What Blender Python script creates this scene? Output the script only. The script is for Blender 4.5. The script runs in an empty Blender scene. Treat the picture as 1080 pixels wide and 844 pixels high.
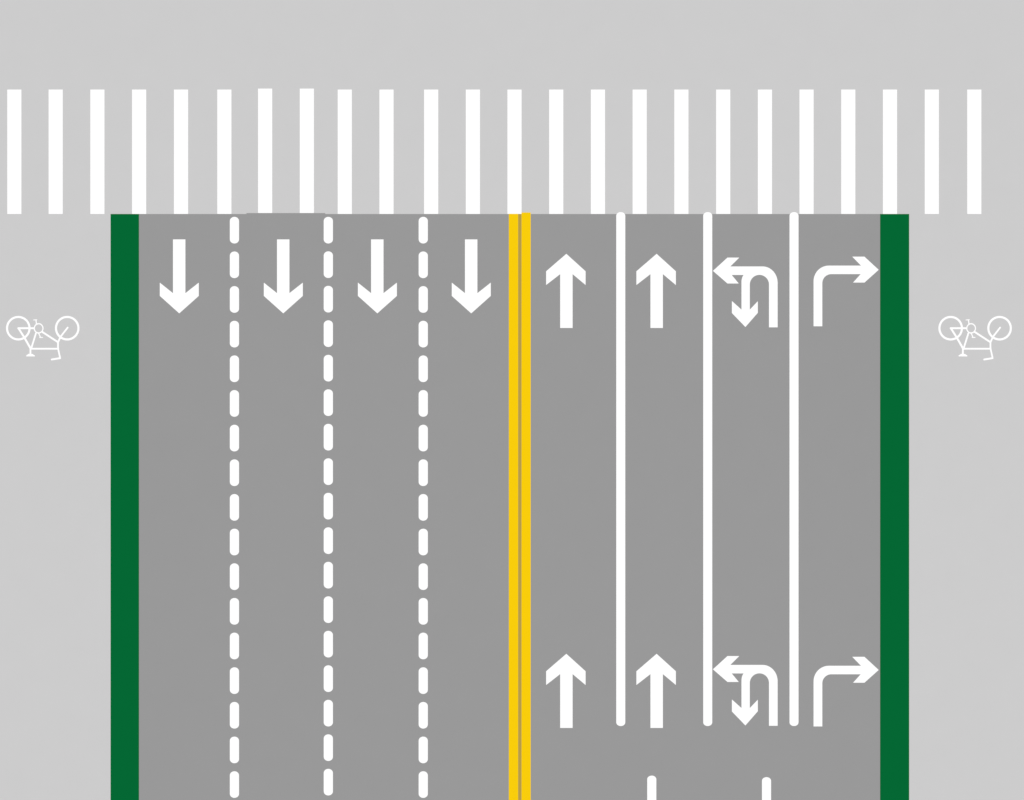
import bpy, bmesh, math

C = bpy.context.scene.collection
PI = math.pi
# plan survey: 1 m on the ground = 27 drawing units; the frame is 40 m x 31.25 m
S = 1 / 27.0
SY = 31.25 / 844.0
def X(u): return (u - 540.0) * S
def Y(v): return (422.0 - v) * SY

# ------------------------------------------------------------------ materials
def mat(name, rgb, var=0.006, bump=0.0):
    m = bpy.data.materials.new(name); m.use_nodes = True
    nt = m.node_tree; N = nt.nodes; L = nt.links
    b = N['Principled BSDF']
    b.inputs['Roughness'].default_value = 1.0
    b.inputs['Specular IOR Level'].default_value = 0.0
    tc = N.new('ShaderNodeTexCoord')
    no = N.new('ShaderNodeTexNoise'); no.inputs['Scale'].default_value = 0.9
    no.inputs['Detail'].default_value = 5.0
    L.new(tc.outputs['Object'], no.inputs['Vector'])
    cr = N.new('ShaderNodeValToRGB')
    cr.color_ramp.elements[0].position = 0.3; cr.color_ramp.elements[1].position = 0.7
    cr.color_ramp.elements[0].color = [c * (1 - var) for c in rgb] + [1]
    cr.color_ramp.elements[1].color = [c * (1 + var) for c in rgb] + [1]
    L.new(no.outputs['Fac'], cr.inputs['Fac'])
    L.new(cr.outputs['Color'], b.inputs['Base Color'])
    return m

PAVE  = mat('light_pavement', (0.506, 0.506, 0.506))
ASPH  = mat('grey_asphalt',   (0.267, 0.267, 0.267))
WHITE = mat('white_road_paint', (0.86, 0.86, 0.86), 0.002)
YEL   = mat('yellow_road_paint', (0.79, 0.514, 0.003), 0.004)
TAN   = mat('tan_gap_infill', (0.39, 0.28, 0.058), 0.004)  # tan infill added over the bare grey gap, imitating yellow colour bleed
GREEN = mat('green_surface', (0.0012, 0.115, 0.0285), 0.01)

# ------------------------------------------------------------------ mesh tools
def slab(bm, pts, z0, z1):
    """closed slab with outline pts (metres), bottom z0, top z1"""
    a = sum(pts[i][0] * pts[(i + 1) % len(pts)][1] - pts[(i + 1) % len(pts)][0] * pts[i][1] for i in range(len(pts)))
    if a < 0: pts = pts[::-1]
    lo = [bm.verts.new((x, y, z0)) for x, y in pts]
    hi = [bm.verts.new((x, y, z1)) for x, y in pts]
    bm.faces.new(hi); bm.faces.new(lo[::-1])
    n = len(pts)
    for i in range(n):
        j = (i + 1) % n
        bm.faces.new((lo[i], lo[j], hi[j], hi[i]))

def ring(bm, cx, cy, r0, r1, z0, z1, n=72, sx=1.0, sy=1.0):
    V = []
    for i in range(n):
        c, s = math.cos(2 * PI * i / n) * sx, math.sin(2 * PI * i / n) * sy
        V.append([bm.verts.new((cx + r * c, cy + r * s, z)) for r, z in ((r0, z0), (r1, z0), (r1, z1), (r0, z1))])
    for i in range(n):
        a, b = V[i], V[(i + 1) % n]
        for k in range(4):
            l = (k + 1) % 4
            bm.faces.new((a[k], b[k], b[l], a[l]))

def arc(cx, cy, rx, ry, a0, a1, n=12):
    return [(cx + rx * math.cos(math.radians(a0 + (a1 - a0) * i / n)),
             cy + ry * math.sin(math.radians(a0 + (a1 - a0) * i / n))) for i in range(n + 1)]

def capsule(w, h, top=True, bottom=True, ry=None):
    """upright strip with rounded ends, centred on the origin"""
    r = w / 2; q = ry or r
    p = arc(0, h / 2 - q, r, q, 0, 180) if top else [(r, h / 2), (-r, h / 2)]
    p += arc(0, -h / 2 + q, r, q, 180, 360) if bottom else [(-r, -h / 2), (r, -h / 2)]
    return p

def stroke(x0, y0, x1, y1, w, n=10):
    a = math.degrees(math.atan2(y1 - y0, x1 - x0))
    return arc(x0, y0, w / 2, w / 2, a + 90, a + 270, n) + arc(x1, y1, w / 2, w / 2, a - 90, a + 90, n)

def link(name, bm, m, parent=None):
    bm.normal_update()
    bmesh.ops.recalc_face_normals(bm, faces=bm.faces[:])
    me = bpy.data.meshes.new(name); bm.to_mesh(me); bm.free()
    me.materials.append(m)
    o = bpy.data.objects.new(name, me); C.objects.link(o)
    if parent: o.parent = parent
    return o

def tag(o, label, cat, group=None):
    o['label'] = label; o['category'] = cat
    if group: o['group'] = group
    return o

def struct(o):
    o['kind'] = 'structure'; return o

def dup(src, loc):
    r = src.copy(); C.objects.link(r); r.location = loc
    for ch in list(src.children):
        c = ch.copy(); C.objects.link(c); c.parent = r
    return r

def poly_obj(name, pts, m, z0, z1, loc=(0, 0, 0), parent=None):
    bm = bmesh.new(); slab(bm, pts, z0, z1)
    o = link(name, bm, m, parent); o.location = loc
    return o

# ------------------------------------------------------------------ setting
bm = bmesh.new()
vs = [bm.verts.new(p) for p in ((-600, -600, 0), (600, -600, 0), (600, 600, 0), (-600, 600, 0))]
bm.faces.new(vs)
struct(link('ground', bm, PAVE))

BOT = 1060.0                                   # lines run on past the bottom of the view
RZ = 0.006
road = [(X(146.4), Y(225.8)), (X(260), Y(225.8)), (X(260), Y(224.8)), (X(343), Y(224.8)), (X(343), Y(225.8)),
        (X(928.4), Y(225.8)), (X(928.4), Y(BOT)), (X(146.4), Y(BOT))]
struct(poly_obj('road', road, ASPH, -0.05, RZ))

# ------------------------------------------------------------------ green strips
for u0, u1, lab in ((116.7, 146.6, 'dark green strip left of the four lanes with downward arrows'),
                    (928.2, 958.8, 'dark green strip right of the turning lanes, beside the right turn arrows')):
    w, h = X(u1) - X(u0), Y(225.8) - Y(BOT)
    o = poly_obj('green_strip', [(-w/2, -h/2), (w/2, -h/2), (w/2, h/2), (-w/2, h/2)], GREEN, -0.05, 0.012,
                 ((X(u0) + X(u1)) / 2, (Y(225.8) + Y(BOT)) / 2, 0))
    tag(o, lab, 'green strip', 'green strips along both sides of the road')

# ------------------------------------------------------------------ zebra crossing
bars = [7.7, 51.3, 95.3, 139.3, 183.5, 229.2, 272.2, 316.2, 356.2, 400.2, 447.3, 491.3, 535.2, 579.2, 623.2, 667.2,
        711.2, 755.3, 799.3, 843.2, 887.2, 931.2, 975.3, 1020.1]
ordw = ['first', 'second', 'third', 'fourth', 'fifth', 'sixth', 'seventh', 'eighth', 'ninth', 'tenth', 'eleventh',
        'twelfth', 'thirteenth', 'fourteenth', 'fifteenth', 'sixteenth', 'seventeenth']
where = {
    0: 'leftmost white zebra crossing bar, near the left edge above the left bicycle symbol',
    1: 'second white zebra crossing bar from the left, above the left bicycle symbol',
    2: 'third white zebra crossing bar from the left, just short of the left green strip',
    3: 'white zebra crossing bar touching the top right corner of the left green strip',
    4: 'white zebra crossing bar directly above the leftmost downward arrow',
    5: 'white zebra crossing bar just left of the top of the leftmost dashed line',
    6: 'white zebra crossing bar sitting slightly high, just left of the second downward arrow',
    7: 'white zebra crossing bar right of the second downward arrow, sitting slightly high',
    8: 'white zebra crossing bar just right of the middle dashed line',
    9: 'white zebra crossing bar directly above the third downward arrow from the left',
    10: 'white zebra crossing bar just right of the third dashed line from the left',
    11: 'white zebra crossing bar directly above the rightmost downward arrow',
    12: 'white zebra crossing bar touching the top of the double yellow line',
    13: 'first white zebra crossing bar right of the double yellow line',
    14: 'second white zebra crossing bar right of the double yellow line',
    15: 'white zebra crossing bar just right of the leftmost solid white lane line',
    16: 'white zebra crossing bar above the second upward arrow lane, right of its arrow',
    17: 'white zebra crossing bar just right of the middle solid white lane line',
    18: 'white zebra crossing bar above the arched stem of the turn-back arrow',
    19: 'white zebra crossing bar just right of the rightmost solid white lane line',
    20: 'white zebra crossing bar above the middle of the right turn arrow',
    21: 'white zebra crossing bar touching the top left of the right green strip',
    22: 'white zebra crossing bar second from the right end, just past the right green strip',
    23: 'rightmost white zebra crossing bar, above the right bicycle symbol',
}
w, h = 14.9 * S, 131.2 * SY
bar0 = poly_obj('crossing_bar', [(-w/2, -h/2), (w/2, -h/2), (w/2, h/2), (-w/2, h/2)], WHITE, -0.002, 0.004)
for i, u in enumerate(bars):
    o = bar0 if i == 0 else bar0.copy()
    if i: C.objects.link(o)
    vc = 160.1 if i not in (6, 7) else 159.1
    o.location = (X(u) + w / 2, Y(vc), 0)
    tag(o, where[i], 'crossing bar', 'white bars of the zebra crossing')

# ------------------------------------------------------------------ dashed lane lines
w, h = 9.7 * S, 28.1 * SY
dash0 = poly_obj('lane_dash', capsule(w, h, ry=4.3 * S), WHITE, RZ - 0.002, RZ + 0.004)
first = True
for cu, pitch, line in ((247.3, 36.55, 'leftmost'), (346.3, 36.39, 'middle'), (446.4, 36.55, 'rightmost')):
    for k in range(17):
        o = dash0 if first else dash0.copy()
        if not first: C.objects.link(o)
        first = False
        o.location = (X(cu), Y(228.8 + 14.05 + pitch * k), 0)
        if k == 0: lab = 'rounded white dash nearest the zebra crossing in the %s dashed line' % line
        elif k == 16: lab = 'rounded white dash at the bottom end of the %s dashed line' % line
        else: lab = '%s rounded white dash below the zebra crossing in the %s dashed line' % (ordw[k], line)
        tag(o, lab, 'lane dash', 'short white dashes of the %s dashed line' % line)

# ------------------------------------------------------------------ double yellow centre line
t = bpy.data.objects.new('double_yellow_line', None); C.objects.link(t)
t.location = (X(548.2), Y(640), 0)
tag(t, 'solid double yellow line splitting the dashed lanes from the solid lined lanes', 'centre line')
for u0, u1, v0, nm, m, z in ((536.6, 546.5, 225.6, 'yellow_stripe', YEL, 0.004), (550.0, 559.8, 224.2, 'yellow_stripe', YEL, 0.004),
                             (546.6, 549.9, 225.8, 'stripe_gap', TAN, 0.002)):
    x0, x1, y0, y1 = X(u0) - t.location.x, X(u1) - t.location.x, Y(BOT) - t.location.y, Y(v0) - t.location.y
    poly_obj(nm, [(x0, y0), (x1, y0), (x1, y1), (x0, y1)], m, RZ - 0.003, RZ + z, parent=t)

# ------------------------------------------------------------------ solid white lane lines
for cu, lab in ((654.7, 'long solid white line between the two lanes with upward arrows'),
                (746.4, 'long solid white line between upward arrow lane and turn-back arrow lane'),
                (837.4, 'long solid white line between turn-back arrow lane and right turn lane')):
    hh = (765.9 - 223.8) * SY
    o = poly_obj('lane_line', capsule(9.5 * S, hh, ry=3.8 * S), WHITE, RZ - 0.002, RZ + 0.005, (X(cu), Y((765.9 + 223.8) / 2), 0))
    tag(o, lab, 'lane line', 'long solid white lane lines')
for cu, v0, lab in ((687.4, 818.2, 'short white line end entering at the bottom edge below the upward arrows'),
                    (808.4, 819.8, 'short white line end entering at the bottom edge below the turn-back arrow')):
    hh = (BOT - v0) * SY
    o = poly_obj('lane_line', capsule(9.6 * S, hh, bottom=False, ry=3.8 * S), WHITE, RZ - 0.002, RZ + 0.004, (X(cu), Y((BOT + v0) / 2), 0))
    tag(o, lab, 'lane line', 'white line ends at the bottom edge')

# ------------------------------------------------------------------ arrows
def outline(px, ox, oy, k):                    # drawing units relative to an anchor -> metres
    return [((x - ox) / k * S, -(y - oy) / k * SY) for x, y in px]

down = [(182.5, 252.6), (195.6, 252.6), (195.6, 309.3), (209.7, 298.2), (209.7, 312.2), (189.1, 330.6), (168.6, 312.2),
        (168.6, 298.2), (182.5, 309.3)]
a0 = poly_obj('down_arrow', outline(down, 189.1, 291.5, 1), WHITE, RZ - 0.002, RZ + 0.004)
for i, (cu, lab) in enumerate(((189.1, 'white straight arrow pointing down, between left green strip and leftmost dashed line'),
                (298.8, 'white straight arrow pointing down, between the leftmost and middle dashed lines'),
                (398.0, 'white straight arrow pointing down, between the middle and rightmost dashed lines'),
                (497.0, 'white straight arrow pointing down, just left of the double yellow line'))):
    o = a0 if i == 0 else dup(a0, (0, 0, 0))
    o.location = (X(cu), Y(291.5), 0)
    tag(o, lab, 'down arrow', 'straight arrows pointing down')

up = [(590.8, 346.0), (603.9, 346.0), (603.9, 289.2), (617.6, 300.7), (617.6, 286.2), (597.3, 267.8), (576.0, 286.2),
      (576.0, 300.7), (590.8, 289.2)]
a0 = poly_obj('up_arrow', outline(up, 597.3, 307, 1), WHITE, RZ - 0.002, RZ + 0.004)
k = 0
for v, vw in ((307, 'upper'), (728.9, 'lower')):
    for cu, hw in ((597.3, 'beside the double yellow line'), (692.5, 'between the first two solid white lines')):
        o = a0 if k == 0 else dup(a0, (0, 0, 0)); k += 1
        o.location = (X(cu), Y(v), 0)
        tag(o, '%s white straight arrow pointing up, %s' % (vw, hw), 'up arrow', 'straight arrows pointing up')

# left-turn arrow with a turn-back branch (measured at 9 units to one drawing unit)
ut = [(107, 232), (245, 106), (357, 106), (272, 190)]
ut += arc(578, 345, 143, 155, 270, 360, 16)
ut += [(721, 768), (639, 768)]
ut += arc(548, 362, 91, 92, 0, -180, 24)
ut += [(457, 600), (533, 520), (533, 630), (415, 765), (287, 632), (287, 518), (378, 600)]
ut += arc(430, 335, 52, 81, 180, 232, 8)
ut += [(285, 271), (352, 352), (245, 352)]
a0 = poly_obj('turn_back_arrow', outline(ut, 415, 430, 9), WHITE, RZ - 0.002, RZ + 0.004)
k = 0
for v, lab in ((260 + 430 / 9, 'upper white arched arrow with one head pointing left and one pointing back down'),
               (260 + 430 / 9 + 420.3, 'lower white arched arrow with one head pointing left and one pointing back down')):
    o = a0 if k == 0 else dup(a0, (0, 0, 0)); k += 1
    o.location = (X(740 + 415 / 9), Y(v), 0)
    tag(o, lab, 'turn arrow', 'left turn and turn-back arrows')

rt = [(117, 758)]
rt += arc(262, 330, 145, 148, 180, 270, 16)
rt += [(567, 182), (484, 97), (600, 97), (735, 222), (600, 343), (492, 343), (564, 263)]
rt += arc(285, 348, 85, 85, 270, 180, 14)
rt += [(200, 758)]
a0 = poly_obj('right_turn_arrow', outline(rt, 425, 430, 9), WHITE, RZ - 0.002, RZ + 0.004)
k = 0
for v, lab in ((260 + 430 / 9, 'upper white bent arrow pointing right beside the right green strip'),
               (260 + 430 / 9 + 422.1, 'lower white bent arrow pointing right beside the right green strip')):
    o = a0 if k == 0 else dup(a0, (0, 0, 0)); k += 1
    o.location = (X(845 + 425 / 9), Y(v), 0)
    tag(o, lab, 'turn arrow', 'right turn arrows')

# ------------------------------------------------------------------ bicycle symbols (12 units to one drawing unit)
def bicycle_symbol():
    t = bpy.data.objects.new('bicycle_symbol', None); C.objects.link(t)
    f = S / 12.0; OX, OY = 540, 380
    px = lambda x: (x - OX) * f
    py = lambda y: -(y - OY) * f
    zc = [0.0040]
    def strokes(name, segs, extra=None):
        bm = bmesh.new()
        for x0, y0, x1, y1, w in segs:
            zc[0] += 0.0004
            slab(bm, stroke(px(x0), py(y0), px(x1), py(y1), w * 0.87 * f), -0.002, zc[0])
        if extra: extra(bm)
        return link(name, bm, WHITE, t)
    for cx in (232, 851):
        bm = bmesh.new(); ring(bm, px(cx), py(255), 129 * f, 155.5 * f, -0.002, 0.004)
        link('wheel', bm, WHITE, t)
    strokes('frame', [(232, 255, 432, 255, 27), (238, 262, 308, 372, 28), (308, 372, 384, 505, 29),
                      (455, 322, 398, 505, 25), (540, 305, 735, 432, 27), (395, 515, 738, 515, 25), (735, 432, 735, 515, 25)])
    strokes('fork', [(857, 248, 768, 362, 25), (768, 362, 735, 432, 26)])
    strokes('handlebar', [(736, 515, 760, 622, 24), (656, 651, 762, 634, 27)])
    def sad(bm):
        zc[0] += 0.0004
        slab(bm, [(px(x), py(y)) for x, y in ((332, 612), (332, 600), (362, 580), (410, 580), (442, 600), (442, 612))], -0.002, zc[0])
    strokes('saddle', [(386, 515, 386, 592, 26)], sad)
    def chain(bm):
        zc[0] += 0.0004
        ring(bm, px(490), py(257), 53 * f, 69 * f, -0.002, zc[0], 48, 0.9, 0.96)
    strokes('chainring', [], chain)
    strokes('pedal', [(462, 196, 456, 152, 17), (425, 151, 468, 148, 12)])
    strokes('pedal', [(492, 322, 512, 368, 16), (503, 372, 540, 372, 13)])
    return t
b0 = bicycle_symbol()
b0.location = (X(540 / 12.0), Y(325 + 380 / 12.0), 0)
tag(b0, 'thin white upside down bicycle symbol painted left of the left green strip', 'bicycle symbol', 'bicycle symbols on the outer paths')
b1 = dup(b0, (X(983.3 + 540 / 12.0), Y(325 + 380 / 12.0), 0))
tag(b1, 'thin white upside down bicycle symbol painted right of the right green strip', 'bicycle symbol', 'bicycle symbols on the outer paths')

# ------------------------------------------------------------------ light: high noon
ELEV = 89.5
w = bpy.data.worlds.new('World'); bpy.context.scene.world = w; w.use_nodes = True
N = w.node_tree.nodes; L = w.node_tree.links
sky = N.new('ShaderNodeTexSky'); sky.sky_type = 'NISHITA'; sky.sun_disc = False
sky.sun_elevation = math.radians(ELEV); sky.sun_rotation = 0.0
L.new(sky.outputs['Color'], N['Background'].inputs['Color'])
N['Background'].inputs['Strength'].default_value = 0.05
sun = bpy.data.lights.new('sun', 'SUN'); sun.energy = 3.37; sun.angle = math.radians(0.5); sun.color = (1.0, 0.965, 0.90)
so = bpy.data.objects.new('sun', sun); C.objects.link(so)
so.rotation_euler = (math.radians(90 - ELEV), 0, 0); so.location = (0, 0, 30)

# ------------------------------------------------------------------ camera: straight down
cam = bpy.data.cameras.new('camera'); co = bpy.data.objects.new('camera', cam); C.objects.link(co)
H = 60.0
cam.sensor_width = 36.0; cam.lens = 36.0 * H / 40.0; cam.clip_start = 1.0; cam.clip_end = 2000.0
co.location = (0, 0, H); co.rotation_euler = (0, 0, 0)
sc = bpy.context.scene
sc.camera = co
sc.view_settings.view_transform = 'Standard'; sc.view_settings.look = 'None'; sc.view_settings.exposure = 0
